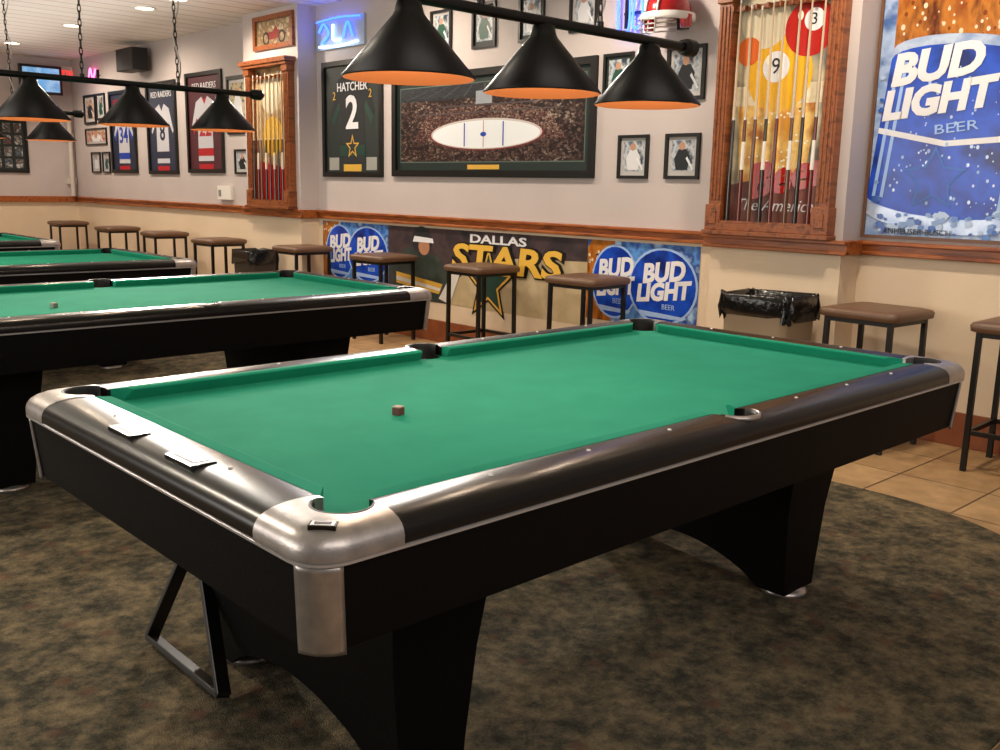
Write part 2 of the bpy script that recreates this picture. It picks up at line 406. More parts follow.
for (x,y,z,cc) in ((-.665,-.01,ZB,'6a4038'),(-.62,2.95,ZB,'8a8a80')):
    b=MB();cm=M('chalk_'+cc,cc,.8);b.box(-.0135,.0135,-.0135,.0135,0,.022,cm);b.box(-.0130,.0130,-.0130,.0130,.022,.026,M('chalk_top','b9a79a',.9));o=b.obj('chalk_cube',bevel=.002);o.location=(x,y,z);o.rotation_euler=(0,0,.3)

b=MB();rk=M('rack_black','1b1917',.4,noise=['26231f'],nscale=18)
P0=Vector((-1.13,.70,.036));P1=Vector((-1.13,.21,.036));P2=Vector((-1.0,.60,.41))
for a_,c_ in ((P0,P1),(P1,P2),(P2,P0)): b.beam(a_,c_,.045,.018,rk,up=((P0+P1+P2)/3-(a_+c_)/2).normalized())
b.obj('ball_rack_triangle',bevel=.003)

# ------------------------------------------------------------ lamps
def lampbar(name,X,Y,chains=True):
    e=empty(name,(X,Y,0));zr=1.78
    b=MB();zb=zr+.215
    b.cyl((-.70,0,zb),(.70,0,zb),.016,.016,shade,n=14)
    for s in (-1,1):
        b.cyl((s*.70,0,zb),(s*.725,0,zb),.024,.03,shade,n=14);b.cyl((s*.725,0,zb),(s*.765,0,zb),.03,.03,shade,n=14);b.cyl((s*.765,0,zb),(s*.785,0,zb),.03,.012,shade,n=14)
    b.obj('bar',e)
    for i,x in enumerate((-.52,0,.52)):
        b=MB()
        b.lathe([(.180,0),(.184,.004),(.045,.165),(.04,.175),(.034,.20),(.02,.205),(.001,.21)],(x,0,zr),shade,n=40)
        b.lathe([(.001,.158),(.04,.156),(.176,.006),(.180,0)],(x,0,zr),shadein,n=40)
        b.sphere((x,0,zr+.11),.026,bulb,n=14)
        b.cyl((x,0,zr+.13),(x,0,zr+.157),.016,.016,shade,n=10)
        b.obj('shade_%d'%(i+1),e)
        l=bpy.data.lights.new('bulb','POINT');l.energy=LAMP_E;l.color=(1,.80,.58);l.shadow_soft_size=.03
        lo=bpy.data.objects.new('bulb_light_%d'%(i+1),l);bpy.context.collection.objects.link(lo);lo.parent=e;lo.location=(x,0,zr+.04)
    b=MB()
    for x,dx in ((-.26,.02),(.26,-.03)):
        n=38
        L_=(ZC-zb-.02)/n
        for i in range(n):
            z=zb+.02+L_*(i+.5);xx=x+dx*i/n
            pts=[]
            for j in range(8):
                t=2*math.pi*j/8;u=.008*math.cos(t);w=L_*.68*math.sin(t)
                pts.append((xx+(u if i%2 else 0),(0 if i%2 else u),z+w))
            b.tube(pts,.0028,chainm,n=5,closed=True)
        b.cyl((x+dx,0,ZC-.02),(x+dx,0,ZC),.05,.05,shade,n=16)
        b.cyl((x,0,zb+.01),(x,0,zb+.03),.012,.012,shade,n=8)
    b.tube([(.26+.015*math.sin(i*.8),.012*math.cos(i*.9),zb+(ZC-zb)*i/30) for i in range(31)],.004,M('cord','cfc8c0',.6),n=5)
    b.obj('chains',e)
LAMP_E=8.5
lampbar('billiard_light',-.10,0.0)
lampbar('billiard_light.001',-.10,3.08)
lampbar('billiard_light.002',-.12,5.85)
lampbar('billiard_light.003',-.2,8.75)

# ------------------------------------------------------------ stools
def stool():
    b=MB();h=.83
    rings=[]
    for a,z in ((.23,h-.055),(.242,h-.05),(.246,h-.02),(.236,h-.005),(.20,h+.004)):
        rings.append((a,a*1.03,.05,z))
    n=len(rrect(1,1,.1));
    R_=[[(x,y,z) for x,y in rrect(a,bb,r)] for a,bb,r,z in rings];vs=sum(R_,[])
    b.add(vs,[(l*n+i,l*n+(i+1)%n,(l+1)*n+(i+1)%n,(l+1)*n+i) for l in range(4) for i in range(n)],seatm,True)
    b.add(vs,[list(range(n))[::-1],list(range(4*n,5*n))],seatm)
    t=.028
    for sx in (-1,1):
        for sy in (-1,1): b.beam((sx*.205,sy*.205,0),(sx*.20,sy*.20,h-.055),t,t,legm,up=(1,0,0))
    for z in (h-.07,.22):
        for s in (-1,1):
            q=.20 if z>.5 else .203
            b.beam((-q,s*q,z),(q,s*q,z),t*.8,t*.9,legm);b.beam((s*q,-q,z),(s*q,q,z),t*.8,t*.9,legm)
    return b.mesh('bar_stool')
sme=stool()
for i,(y,x,r) in enumerate([(-.40,3.3,.03),(.45,3.25,-.05),(2.78,3.27,.04),(4.0,3.27,-.03),(5.42,3.27,.06),(6.85,3.25,0),(8.45,3.10,.05),(10.15,3.2,-.06),(11.7,3.2,.02),(13.65,3.2,0)]):
    o=link('bar_stool' if i==0 else 'bar_stool.%03d'%i,sme);o.location=(x,y,0);o.rotation_euler=(0,0,r)

# ------------------------------------------------------------ trash cans
def trash(name,x,y,hw,hd,h,body):
    b=MB();bag=M('bin_bag','0c0c0d',.25,bump=.6,bscale=25)
    def ring(a,c,r,z,wob=0):
        return [(px+wob*random.uniform(-1,1),py+wob*random.uniform(-1,1),z+wob*random.uniform(-1,1)*1.5) for px,py in rrect(a,c,r)]
    def sk(rings,m,sm=True):
        n=len(rings[0]);vs=sum(rings,[]);b.add(vs,[(l*n+i,l*n+(i+1)%n,(l+1)*n+(i+1)%n,(l+1)*n+i) for l in range(len(rings)-1) for i in range(n)],m,sm)
        return vs,n
    vs,n=sk([ring(hd*.86,hw*.86,.05,0),ring(hd*.88,hw*.88,.05,.03),ring(hd*.97,hw*.97,.06,h-.08),ring(hd*1.0,hw*1.0,.06,h-.06),ring(hd*1.0,hw*1.0,.06,h-.01)],body)
    b.add(vs,[list(range(n))[::-1]],body)
    sk([ring(hd*1.03,hw*1.03,.06,h-.14,.02),ring(hd*1.07,hw*1.05,.06,h-.09,.014),ring(hd*1.04,hw*1.03,.06,h-.02,.010),ring(hd*1.05,hw*1.04,.06,h+.010,.008),ring(hd*.95,hw*.96,.05,h,.006),ring(hd*.9,hw*.92,.05,h-.12,.01),ring(hd*.2,hw*.2,.02,h-.4,.01)],bag)
    o=b.obj(name);o.location=(x,y,0)
trash('trash_can',3.09,1.08,.245,.19,.86,M('bin_beige','9c8a72',.5))
trash('trash_can.001',3.1,7.60,.22,.18,.74,M('bin_grey','3b3632',.5))

# ------------------------------------------------------------ wall art
MR=Matrix(((0,0,-1,0),(-1,0,0,0),(0,1,0,0),(0,0,0,1)))
MBK=Matrix(((1,0,0,0),(0,0,-1,0),(0,1,0,0),(0,0,0,1)))
def place(b,name,y,z,X=XW,bevel=0):
    return b.obj(name,None,Matrix.Translation((X,y,z))@MR,bevel)
def rect(old,X=XW):
    y0,z1=conv(old[0],old[1],X);y1,z0=conv(old[2],old[3],X)
    return y0,y1,z0,z1
def frame(b,w,h,fw,fm,d=.03):
    b.box(0,fw,0,h,.001,d,fm);b.box(w-fw,w,0,h,.001,d,fm);b.box(fw,w-fw,0,fw,.001,d,fm);b.box(fw,w-fw,h-fw,h,.001,d,fm)
def quad(b,x0,x1,y0,y1,w,m): b.poly([(x0,y0),(x1,y0),(x1,y1),(x0,y1)],w,m)
JB=[(.18,.0),(.82,.0),(.80,.60),(.98,.42),(1.06,.55),(.86,.92),(.62,1.0),(.5,.95),(.38,1.0),(.14,.92),(-.06,.55),(.02,.42),(.20,.60)]
def jersey(b,x,y,w,h,wd,main,band,num,ncol):
    P=lambda u,v:(x+u*w,y+v*h)
    b.poly([P(*p) for p in JB],wd,main)
    b.poly([P(.18,.08),P(.82,.08),P(.82,.2),P(.18,.2)],wd+.001,band)
    b.poly([P(.02,.42),P(.20,.60),P(.16,.68),P(-.03,.5)],wd+.001,band);b.poly([P(.98,.42),P(.80,.60),P(.84,.68),P(1.03,.5)],wd+.001,band)
    b.poly([P(.38,1.0),P(.5,.95),P(.62,1.0),P(.5,.88)],wd+.001,band)
    if num: b.text(num,*P(.5,.52),wd+.001,h*.42,ncol,bold=.006)
gold=M('gold_print','d8a840',.5);starg=M('green_print','15382e',.5);wht=M('white_print','e6e6ea',.6);red=M('red_print','b01722',.5);blu=M('blue_print','1a3fa8',.45)
jblack=M('jersey_black','202224',.8);jwhite=M('jersey_white','c2c2ca',.8);navy=M('mat_navy','20263f',.6)
y0,y1,z0,z1=rect((6.45,2.60,5.43,1.48));w=y0-y1;h=z1-z0
b=MB();frame(b,w,h,.05,frameb);quad(b,.04,w-.04,.04,h-.04,.006,mat_d);jersey(b,w*.17,h*.12,w*.66,h*.78,.008,jblack,starg,'',wht)
b.text('2',w*.5,h*.54,.012,.46,wht,bold=.012);b.text('HATCHER',w*.5,h*.77,.012,.12,wht,bold=.002);b.text('2',w*.2,h*.70,.012,.12,gold);b.text('2',w*.8,h*.70,.012,.12,gold)
quad(b,w*.35,w*.65,h*.05,h*.11,.01,gold);quad(b,w*.10,w*.27,h*.06,h*.17,.01,M('grey_print','9a9a94'));quad(b,w*.73,w*.90,h*.06,h*.17,.01,MATS['grey_print'])
def star(b,cx,cy,r,wd,m,ir=.4,sy=1):
    b.poly([(cx+(r if i%2==0 else r*ir)*math.sin(math.pi*i/5),cy+sy*(r if i%2==0 else r*ir)*math.cos(math.pi*i/5)) for i in range(10)],wd,m)
star(b,w*.5,h*.26,.13,.0095,gold);star(b,w*.5,h*.26,.09,.0098,jblack)
place(b,'framed_jersey',y0,z0)
y0,y1,z0,z1=rect((5.27,2.38,2.76,1.49));w=y0-y1;h=z1-z0
crowd=crowdmat('crowd_print',['120d0e','231819','3a2826','5c4840','9a8c80'],42)
crowd2=crowdmat('crowd_low_print',['1c1112','3a2222','5c3c38','7c6458','b0a294'],55)
roof=M('arena_roof','1c1e22',.35,noise=['33363a'],nscale=12,stretch=(1,6,1))
b=MB();frame(b,w,h,.06,frameb,.035);quad(b,.05,w-.05,.05,h-.05,.006,M('mat_green','152622',.5))
quad(b,.11,w-.11,.13,h-.11,.0075,M('inner_rule','5a6a62',.5));quad(b,.12,w-.12,.14,h-.12,.009,crowd)
quad(b,.12,w-.12,h*.74,h-.12,.0095,roof)
for k in range(9):
    xx=.2+k*(w-.4)/8;b.poly([(xx,h*.76),(xx+.02,h*.76),(w*.5+(xx-w*.5)*.6+.02,h-.13),(w*.5+(xx-w*.5)*.6,h-.13)],.0097,M('truss','4a4c50',.4))
b.poly([(w*.12,h*.34),(w*.88,h*.34),(w*.80,h*.60),(w*.66,h*.66),(w*.34,h*.66),(w*.20,h*.60)],.0098,crowd2)
tier=M('tier_line','54494a',.4)
for yy,a_ in ((.60,.20),(.665,.33)): quad(b,w*(a_-.06),w*(1.06-a_),h*yy,h*(yy+.012),.0101,tier)
b.disc(w*.5,h*.40,w*.285,h*.150,.0105,M('boards','7a2c30',.4),36);b.disc(w*.5,h*.405,w*.277,h*.142,.0108,M('boards2','c8c4c0',.4),36);b.disc(w*.5,h*.40,w*.268,h*.128,.0112,M('ice_print','e6eaee',.3),36)
quad(b,w*.5-.004,w*.5+.004,h*.28,h*.525,.0118,red);quad(b,w*.40,w*.406,h*.29,h*.51,.0118,blu);quad(b,w*.594,w*.60,h*.29,h*.51,.0118,blu);b.disc(w*.5,h*.40,.04,.02,.0122,blu,16)
quad(b,w*.46,w*.54,h*.68,h*.80,.0118,M('scoreboard','9aa0a8',.3));quad(b,w*.42,w*.58,.07,.11,.01,gold)
place(b,'framed_arena_photo',y0,z0)
def photo(old,seed,name='framed_photo',X=XW,fm=frameb,cols=None,d=.025):
    y0,y1,z0,z1=rect(old,X);w=y0-y1;h=z1-z0
    random.seed(seed);b=MB();f=min(w,h)*.08;frame(b,w,h,f,fm,d);quad(b,f*.8,w-f*.8,f*.8,h-f*.8,.005,M('mat_pale','bdb9b6',.6) if seed%2 else mat_d)
    c=cols or ['2c3a4c','c8ccd0','556a80']
    quad(b,f*2,w-f*2,f*2.4,h-f*2,.007,M('photo_%d'%seed,c[0],.3,noise=c[1:],nscale=12,ndet=3))
    hx=w*.5;pm=M('player_%d'%(seed%3),['1a1d22','d8d8dc','1c4a3a'][seed%3],.4)
    b.poly([(hx-.18*w,h*.2),(hx+.16*w,h*.2),(hx+.22*w,h*.5),(hx+.1*w,h*.66),(hx-.12*w,h*.66),(hx-.24*w,h*.45)],.008,pm);b.disc(hx-.02*w,h*.73,w*.09,w*.1,.0085,M('skin_print','b98a6c',.5),14)
    b.poly([(hx+.1*w,h*.45),(hx+.3*w,h*.2),(hx+.33*w,h*.22),(hx+.14*w,h*.5)],.009,wht)
    place(b,name,y0,z0,X)
photo((2.53,1.80,2.25,1.49),1);photo((2.10,1.80,1.81,1.49),3)
photo((4.72,2.90,4.44,2.56),5);photo((4.17,2.90,3.88,2.54),2);photo((3.61,2.90,3.33,2.54),4);photo((3.06,2.88,2.78,2.56),7)
photo((2.12,2.38,1.80,2.02),9);photo((2.70,2.38,2.42,2.05),8)
for k,(old,main,band,num) in enumerate([((11.94,2.62,11.07,1.5),jwhite,blu,'34'),((10.69,2.66,9.81,1.49),jwhite,navy,'8'),((9.52,2.70,8.58,1.51),jwhite,red,'22')]):
    y0,y1,z0,z1=rect(old);w=y0-y1;h=z1-z0;b=MB();frame(b,w,h,.05,frameb);quad(b,.04,w-.04,.04,h-.04,.006,[navy,navy,M('mat_wine','4a1420',.6)][k])
    jersey(b,w*.17,h*.12,w*.66,h*.64,.008,main,band,num,band);b.text('RED RAIDERS',w*.5,h*.86,.01,.11,wht if k else red)
    quad(b,w*.3,w*.7,h*.04,h*.09,.01,red);place(b,'framed_jersey',y0,z0)
photo((8.47,2.60,7.98,1.95),13,cols=['3a4a40','c8b890','70604a']);photo((8.33,1.78,7.98,1.5),15);photo((12.30,1.8,12.02,1.5),17);photo((12.72,1.8,12.38,1.5),19)
photo((12.9,2.62,12.45,2.2),21,cols=['9a4038','d8c8b0','3a5a80']);photo((12.42,2.62,12.1,2.25),23);photo((12.9,2.14,12.1,1.9),25,cols=['d8c8b0','9a4038','c0b090'])
y0,y1,z0,z1=rect((7.80,3.17,6.98,2.82),XP);w=y0-y1;h=z1-z0;b=MB();frame(b,w,h,.05,woodv,.035);quad(b,.04,w-.04,.04,h-.04,.006,M('plaque_print','9c8464',.5,noise=['6e5638','b8a888'],nscale=12))
b.poly([(w*.2,h*.32),(w*.45,h*.28),(w*.8,h*.34),(w*.82,h*.42),(w*.6,h*.55),(w*.55,h*.68),(w*.48,h*.52),(w*.3,h*.5)],.008,M('plaque_red','7a2018',.5))
for q in (.3,.7): b.disc(w*q,h*.33,.07,.07,.009,frameb);b.disc(w*q,h*.33,.045,.045,.0095,MATS['plaque_print'])
place(b,'framed_motorcycle_print',y0,z0,XP)
y0,y1,z0,z1=rect((8.72,1.36,8.4,1.2));b=MB();b.box(0,y0-y1,0,z1-z0,.001,.05,white);b.box(.03,.1,.04,.12,.05,.055,M('grey_plastic','8a8a88',.5));place(b,'wall_switch',y0,z0,bevel=.005)
y0,y1,z0,z1=rect((11.05,3.08,10.35,2.80));b=MB();w=(y0-y1)*.75;h=z1-z0;b.box(0,w,0,h,.08,.30,M('speaker_black','131313',.5));b.box(w*.4,w*.6,h*.4,h*.6,.0,.09,frameb)
b.disc(w*.5,h*.35,h*.22,h*.22,.302,M('speaker_cone','2a2a2a',.6));b.disc(w*.5,h*.75,h*.12,h*.12,.302,MATS['speaker_cone']);place(b,'wall_speaker',y0-.1,z0,bevel=.01)
# ---- beer banners and posters
bluebk=M('poster_blue','1c4fae',.35,noise=['5f9be0','123a92','a8cdf0'],nscale=5,ndet=6)
icebk=M('poster_ice','6f92c4',.35,noise=['a8bee0','4668a4'],nscale=6,ndet=6)
canb=M('can_blue','0c2f94',.25,noise=['1a50cc','08206c'],nscale=3)
pale=M('pale_blue','9fc0f0',.5)
amber=M('bottle_amber','8a4416',.2,noise=['bc7428','5a260c'],nscale=5,stretch=(2,.7,1))
drop=M('drop_print','e6d0b0',.15);drop2=M('drop_print2','7d3a12',.2)
silv=M('can_silver','8ca4cc',.25,metal=.3,noise=['c4d2e8','6480b4'],nscale=4)
y0=.765;y1=-.45;z0=1.225;z1=2.95;w=y0-y1;h=z1-z0
b=MB();quad(b,0,w,0,h,.003,icebk);frame(b,w,h,.018,M('poster_frame','6d4a35',.4),.02)
b.poly([(.10,.6),(.80,.6),(.80,1.45),(.74,1.62),(.60,h-.02),(.28,h-.02),(.16,1.62),(.10,1.45)],.004,amber)
for i in range(110):
    xx=random.uniform(.13,.77);yy=random.uniform(1.05,h-.1);r=random.uniform(.004,.014);b.disc(xx,yy,r,r*1.3,.0045,drop if i%3 else drop2,10)
def canshape(b,cx,cy,W_,H_,ang,wd):
    c,s_=math.cos(ang),math.sin(ang)
    R2=lambda u,v:(cx+u*c-v*s_,cy+u*s_+v*c)
    top=[R2(W_*.5*math.cos(t),H_*.42+.10*math.sin(t)) for t in [math.pi*i/12 for i in range(13)]]
    bot=[R2(-W_*.5*math.cos(t),-H_*.44-.08*math.sin(t)) for t in [math.pi*i/12 for i in range(13)]]
    b.poly(top+bot,wd,silv)
    top=[R2(W_*.5*math.cos(t),H_*.37+.10*math.sin(t)) for t in [math.pi*i/12 for i in range(13)]]
    bot=[R2(-W_*.5*math.cos(t),-H_*.36-.08*math.sin(t)) for t in [math.pi*i/12 for i in range(13)]]
    b.poly(top+bot,wd+.001,canb)
    b.poly([R2(-W_*.5,-H_*.02),R2(0,-H_*.06),R2(W_*.5,.0),R2(W_*.5,.03*H_),R2(0,-.03*H_),R2(-W_*.5,.01*H_)],wd+.002,wht)
    for u in (-.46,-.40,.44): b.poly([R2(W_*u,-H_*.36),R2(W_*(u+.025),-H_*.36),R2(W_*(u+.025),H_*.36),R2(W_*u,H_*.36)],wd+.0015,pale)
canshape(b,.47,.62,.84,1.12,-.10,.008)
for i in range(120):
    xx=random.uniform(.10,.86);yy=random.uniform(.2,1.05);r=random.uniform(.003,.010);b.disc(xx,yy,r,r*1.3,.0112,MATS['pale_blue'] if i%2 else silv,8)
b.text('BUD',.36,1.02,.0125,.245,wht,shear=.22,rot=.10,bold=.012,ext=.0012,sx=1.08);b.text('LIGHT',.38,.82,.0125,.225,wht,shear=.22,rot=.10,bold=.012,ext=.0012,sx=1.02)
b.text('BEER',.52,.66,.012,.08,pale,rot=.10,ext=.001,sx=1.5)
star(b,.42,.36,.20,.0118,M('star_rim','4470c0',.4),.5);star(b,.42,.36,.17,.0122,canb,.5)
for i in range(80):
    xx=random.uniform(.04,w-.04);yy=random.uniform(.03,.17)+(.9*random.random() if xx<.08 else 0);r=random.uniform(.010,.035);a=random.uniform(0,6)
    b.poly([(xx+r*math.cos(a+k*2*math.pi/5+random.uniform(-.3,.3)),yy+r*.8*math.sin(a+k*2*math.pi/5)) for k in range(5)],.0135+i*.00004,M('ice_%d'%(i%4),['7f9fd0','5480c8','b0c8e8','2f5cb0'][i%4],.2))
b.text('ANHEUSER-BUSCH',.35,.045,.018,.05,frameb)
place(b,'beer_poster',y0,z0)
def bottompair(name,old_l,old_r,zb,zt,dark=False):
    y0,_=conv(old_l,1);y1,_=conv(old_r,1);w=y0-y1;h=zt-zb;b=MB();quad(b,0,w,0,h,.003,bluebk)
    b.poly([(0,0),(w*.24,0),(w*.26,h),(w*.04,h),(0,h*.9)],.004,amber)
    for i in range(14): b.disc(random.uniform(.02,w*.22),random.uniform(h*.6,h*.95),.012,.014,.0045,drop,8)
    for fx,rr in ((.27,.22),(.70,.30)):
        cx=w*fx;ry=h*.46;rx=w*rr
        b.disc(cx,h*.5,rx,ry,.005+fx*.002,pale,32);b.disc(cx,h*.5,rx*.94,ry*.94,.0055+fx*.002,canb,32)
        b.poly([(cx-rx*.8,h*.2),(cx+rx*.75,h*.16),(cx+rx*.6,h*.12),(cx-rx*.55,h*.13)],.006+fx*.002,pale)
        b.text('BUD',cx,h*.66,.0065+fx*.002,h*.31,wht,shear=.2,rot=.12,bold=.009,sx=min(1,rx/(h*.42)));b.text('LIGHT',cx,h*.43,.0065+fx*.002,h*.28,wht,shear=.2,rot=.12,bold=.009,sx=min(1,rx/(h*.50)))
        b.text('BEER',cx+rx*.2,h*.26,.0065+fx*.002,h*.09,pale)
    place(b,name,y0,zb)
bottompair('beer_banner',2.80,1.76,.45,1.09)
bottompair('beer_banner.001',6.50,5.36,.45,1.09)
y0,_=conv(5.36,1);y1,_=conv(2.80,1);w=y0-y1;zb,zt=.38,1.09;h=zt-zb
b=MB();bb_=M('banner_beige','c4b08c',.5,noise=['b39f7a','d0bf9c'],nscale=2.5)
quad(b,0,w,0,h,.003,bb_);dk=M('banner_dark','2a2024',.5,noise=['463438','1a181c'],nscale=4)
b.poly([(0,0),(w*.36,0),(w*.40,h*.35),(w*.50,h*.62),(w*.7,h*.70),(w,h*.74),(w,h),(0,h)],.004,dk)
pl=M('player_jersey','d8d4cc',.5);b.poly([(w*.04,0),(w*.30,0),(w*.35,h*.35),(w*.30,h*.62),(w*.12,h*.72),(w*.0,h*.5)],.005,M('player_green','26302c',.5,noise=['3a443e'],nscale=6))
b.poly([(w*.05,h*.2),(w*.30,h*.12),(w*.32,h*.26),(w*.05,h*.36)],.006,gold);b.poly([(w*.05,h*.24),(w*.305,h*.16),(w*.31,h*.2),(w*.05,h*.3)],.0065,pl)
b.disc(w*.20,h*.82,.15,.14,.007,M('helmet_print','2a2c2e',.3));b.disc(w*.215,h*.74,.085,.08,.008,M('skin_print2','b07c5c',.5));b.poly([(w*.15,h*.80),(w*.27,h*.80),(w*.265,h*.86),(w*.16,h*.88)],.009,wht)
b.poly([(w*.30,h*.06),(w*.36,h*.0),(w*.43,h*.55),(w*.40,h*.57)],.008,pl)
b.text('DALLAS',w*.60,h*.90,.006,h*.15,wht,ext=.001,sx=2.0,bold=.003)
star(b,w*.56,h*.34,.38,.007,frameb,.42);star(b,w*.56,h*.34,.33,.008,gold,.42);star(b,w*.56,h*.34,.27,.009,M('star_green','143c30',.5),.42)
b.text('STARS',w*.635,h*.64,.010,h*.46,frameb,ext=.001,sx=1.55,bold=.024,shear=.1)
b.text('STARS',w*.63,h*.64,.0125,h*.46,M('gold_bright','e8b845',.5),ext=.001,sx=1.55,bold=.010,shear=.1)
place(b,'hockey_banner',y0,zb)

# ------------------------------------------------------------ cue racks
def cuerack(name,y0,y1,zb,zt,big=True,seed=1):
    e=empty(name,(XP,y0,zb));random.seed(seed)
    Mx=Matrix.Translation((XP,y0,zb))@MR;w=y0-y1;h=zt-zb
    b=MB();pw=.10
    for x in (0,w-pw):
        b.box(x,x+pw,0,h,.0,.08,woodv)
        for k in range(3): b.box(x+.014+k*.028,x+.028+k*.028,.20,h-.12,.08,.088,woodv)
        b.box(x-.010,x+pw+.010,0,.17,.0,.10,woodv);b.box(x-.010,x+pw+.010,h-.10,h,.0,.10,woodv)
        b.box(x+.02,x+pw-.02,.04,.13,.10,.108,woodv)
    b.box(-.04,w+.04,h,h+.05,0,.14,woodv);b.box(-.02,w+.02,h-.03,h,0,.12,woodv)
    b.box(pw,w-pw,0,.05,0,.10,woodv)
    b.box(-.02,w+.02,-.03,.0,0,.12,woodv)
    o=b.obj('frame',None,Mx,bevel=.004);o.parent=e;o.matrix_parent_inverse=Matrix.Translation(-e.location)
    b=MB();x0,x1=pw,w-pw;W=x1-x0
    yb=M('ball_yellow','e8b020',.15);rb=M('ball_red','b82018',.15);ob=M('ball_orange','d8641c',.15);cream=M('ball_cream','d8ccb0',.15);hi=M('ball_glint','fff6e0',.3)
    if big:
        quad(b,x0,x1,.05,h-.03,.004,M('poster_warm','7c7a70',.4,noise=['c8bc9a','5a5044'],nscale=3))
        b.poly([(x0+W*.12,.30),(x0+W*.80,.30),(x0+W*.92,h*.58),(x0+W*.04,h*.58)],.005,M('beer_gold','d89428',.3,noise=['f4cc70','b86c14'],nscale=5))
        b.poly([(x0+W*.03,h*.52),(x0+W*.93,h*.52),(x0+W*.94,h*.60),(x0+W*.02,h*.60)],.0054,M('beer_foam','e8dcc0',.5,noise=['d8c8a4'],nscale=20))
        for i in range(40): b.disc(x0+W*random.uniform(.12,.82),random.uniform(.4,h*.5),.008,.008,.0056,hi,8)
        b.disc(x0+W*.48,h*.64,W*.34,W*.34,.006,yb,36);b.disc(x0+W*.44,h*.67,W*.14,W*.14,.007,wht);b.text('9',x0+W*.44,h*.67,.0075,.14,frameb)
        b.disc(x0+W*.76,h*.81,W*.25,W*.25,.0065,rb,36);b.disc(x0+W*.80,h*.84,W*.10,W*.10,.0075,wht);b.text('3',x0+W*.80,h*.84,.008,.1,frameb)
        b.disc(x0+W*.30,h*.86,W*.26,W*.26,.0062,cream,36);b.disc(x0+W*.14,h*.74,W*.13,W*.13,.0068,ob)
        for cx_,cy_ in ((.36,.70),(.66,.86),(.22,.90)): b.disc(x0+W*cx_,h*cy_,.02,.03,.0095,hi,12)
        b.poly([(x0,.05),(x1,.05),(x1,.30),(x0+W*.5,.36),(x0,.30)],.0078,M('poster_brown','5a2a1c',.4,noise=['8a4a38'],nscale=5))
        b.text('The American',x0+W*.55,.17,.0085,.11,wht,shear=.3);b.text('Beer',x0+W*.62,.36,.0095,.30,rb,shear=.3,rot=.2,bold=.012)
        n=8
    else:
        quad(b,x0,x1,.05,h-.03,.004,M('poster_warm2','8a6a48',.4,noise=['c0a070','5a3a28'],nscale=4))
        b.disc(x0+W*.45,h*.8,W*.3,W*.3,.005,cream);b.poly([(x0,.05),(x1,.05),(x1,.4),(x0,.5)],.006,rb);b.disc(x0+W*.5,h*.5,W*.3,W*.3,.005,yb)
        n=8
    o=b.obj('poster',None,Mx);o.parent=e;o.matrix_parent_inverse=Matrix.Translation(-e.location)
    b=MB();mp_=M('cue_maple','c4b196',.2,coat=.5);bt=[M('cue_butt_black','1c1612',.2,coat=.5),M('cue_butt_red','5a1c14',.2,coat=.5),M('cue_butt_brown','5c3a24',.2,coat=.5)]
    for i in range(n):
        x=x0+W*(i+.5)/n+random.uniform(-.012,.012);c=bt[i%3];t=h-.14+random.uniform(-.03,.03);lx=random.uniform(-.008,.008)
        b.cyl((x,.055,.075),(x,.40,.075),.0145,.013,c,n=10);b.cyl((x,.40,.075),(x,.58,.072),.013,.0118,white if i%2 else c,n=10)
        b.cyl((x,.58,.072),(x,.72,.07),.0118,.011,c,n=10);b.cyl((x,.72,.07),(x,.735,.07),.0115,.0115,trimm,n=10)
        b.cyl((x,.735,.07),(x+lx,t,.065),.0105,.006,mp_,n=10);b.cyl((x+lx,t,.065),(x+lx,t+.025,.065),.0062,.0062,white,n=8)
    zh=h*.90
    b.box(x0,x1,zh,zh+.03,.035,.05,woodv);b.box(x0,x1,.05,.065,.02,.10,woodv)
    for i in range(n+1): b.box(x0+W*i/n-.006,x0+W*i/n+.006,zh,zh+.03,.05,.08,woodv)
    o=b.obj('cues',None,Mx);o.parent=e;o.matrix_parent_inverse=Matrix.Translation(-e.location)
cuerack('cue_rack',1.73,.84,1.235,2.80,True,3)
cuerack('cue_rack.001',8.08,7.16,1.235,2.76,False,5)

# ------------------------------------------------------------ neon signs, helmet
nb=M('neon_blue','4060ff',.4,emit=7,ecol='2a50ff');nw=M('neon_white','d0e8ff',.4,emit=4,ecol='b8dcff');npk=M('neon_pink','ff60c0',.4,emit=7,ecol='ff58b0')
def neon(name,old,strokes,back=None):
    y0,y1,z0,z1=rect(old);w=y0-y1;h=z1-z0;b=MB()
    if back: b.box(0,w,0,h,.0,.03,back)
    else:
        b.box(w*.1,w*.9,h*.45,h*.5,.0,.02,frameb)
        for q in (.2,.8): b.box(w*q-.01,w*q+.01,h*.2,h*.8,.0,.045,frameb)
    for pts,m,r in strokes:
        P=[Vector((p[0]*w,p[1]*h,.05)) for p in pts]
        out=[]
        for i in range(len(P)-1):
            a=P[max(i-1,0)];c=P[i];d=P[i+1];e2=P[min(i+2,len(P)-1)]
            for k in range(6):
                t=k/6;out.append(.5*((2*c)+(d-a)*t+(2*a-5*c+4*d-e2)*t*t+(3*c-a-3*d+e2)*t**3))
        out.append(P[-1]);b.tube(out,r,m,n=8)
    place(b,name,y0,z0)
neon('neon_sign',(2.56,2.84,2.20,2.46),[([(.02,.9),(.02,.3),(.1,.1),(.3,.2),(.3,.8),(.2,.9)],nb,.010),([(.45,.75),(.4,.5),(.42,.2),(.6,.25),(.62,.6),(.5,.75)],nb,.010),([(.72,.7),(.7,.1),(.8,.6),(.95,.7),(1.0,.3)],nw,.010),([(0,1.0),(.3,1.05),(.6,.95),(1.0,1.0)],npk,.008)])
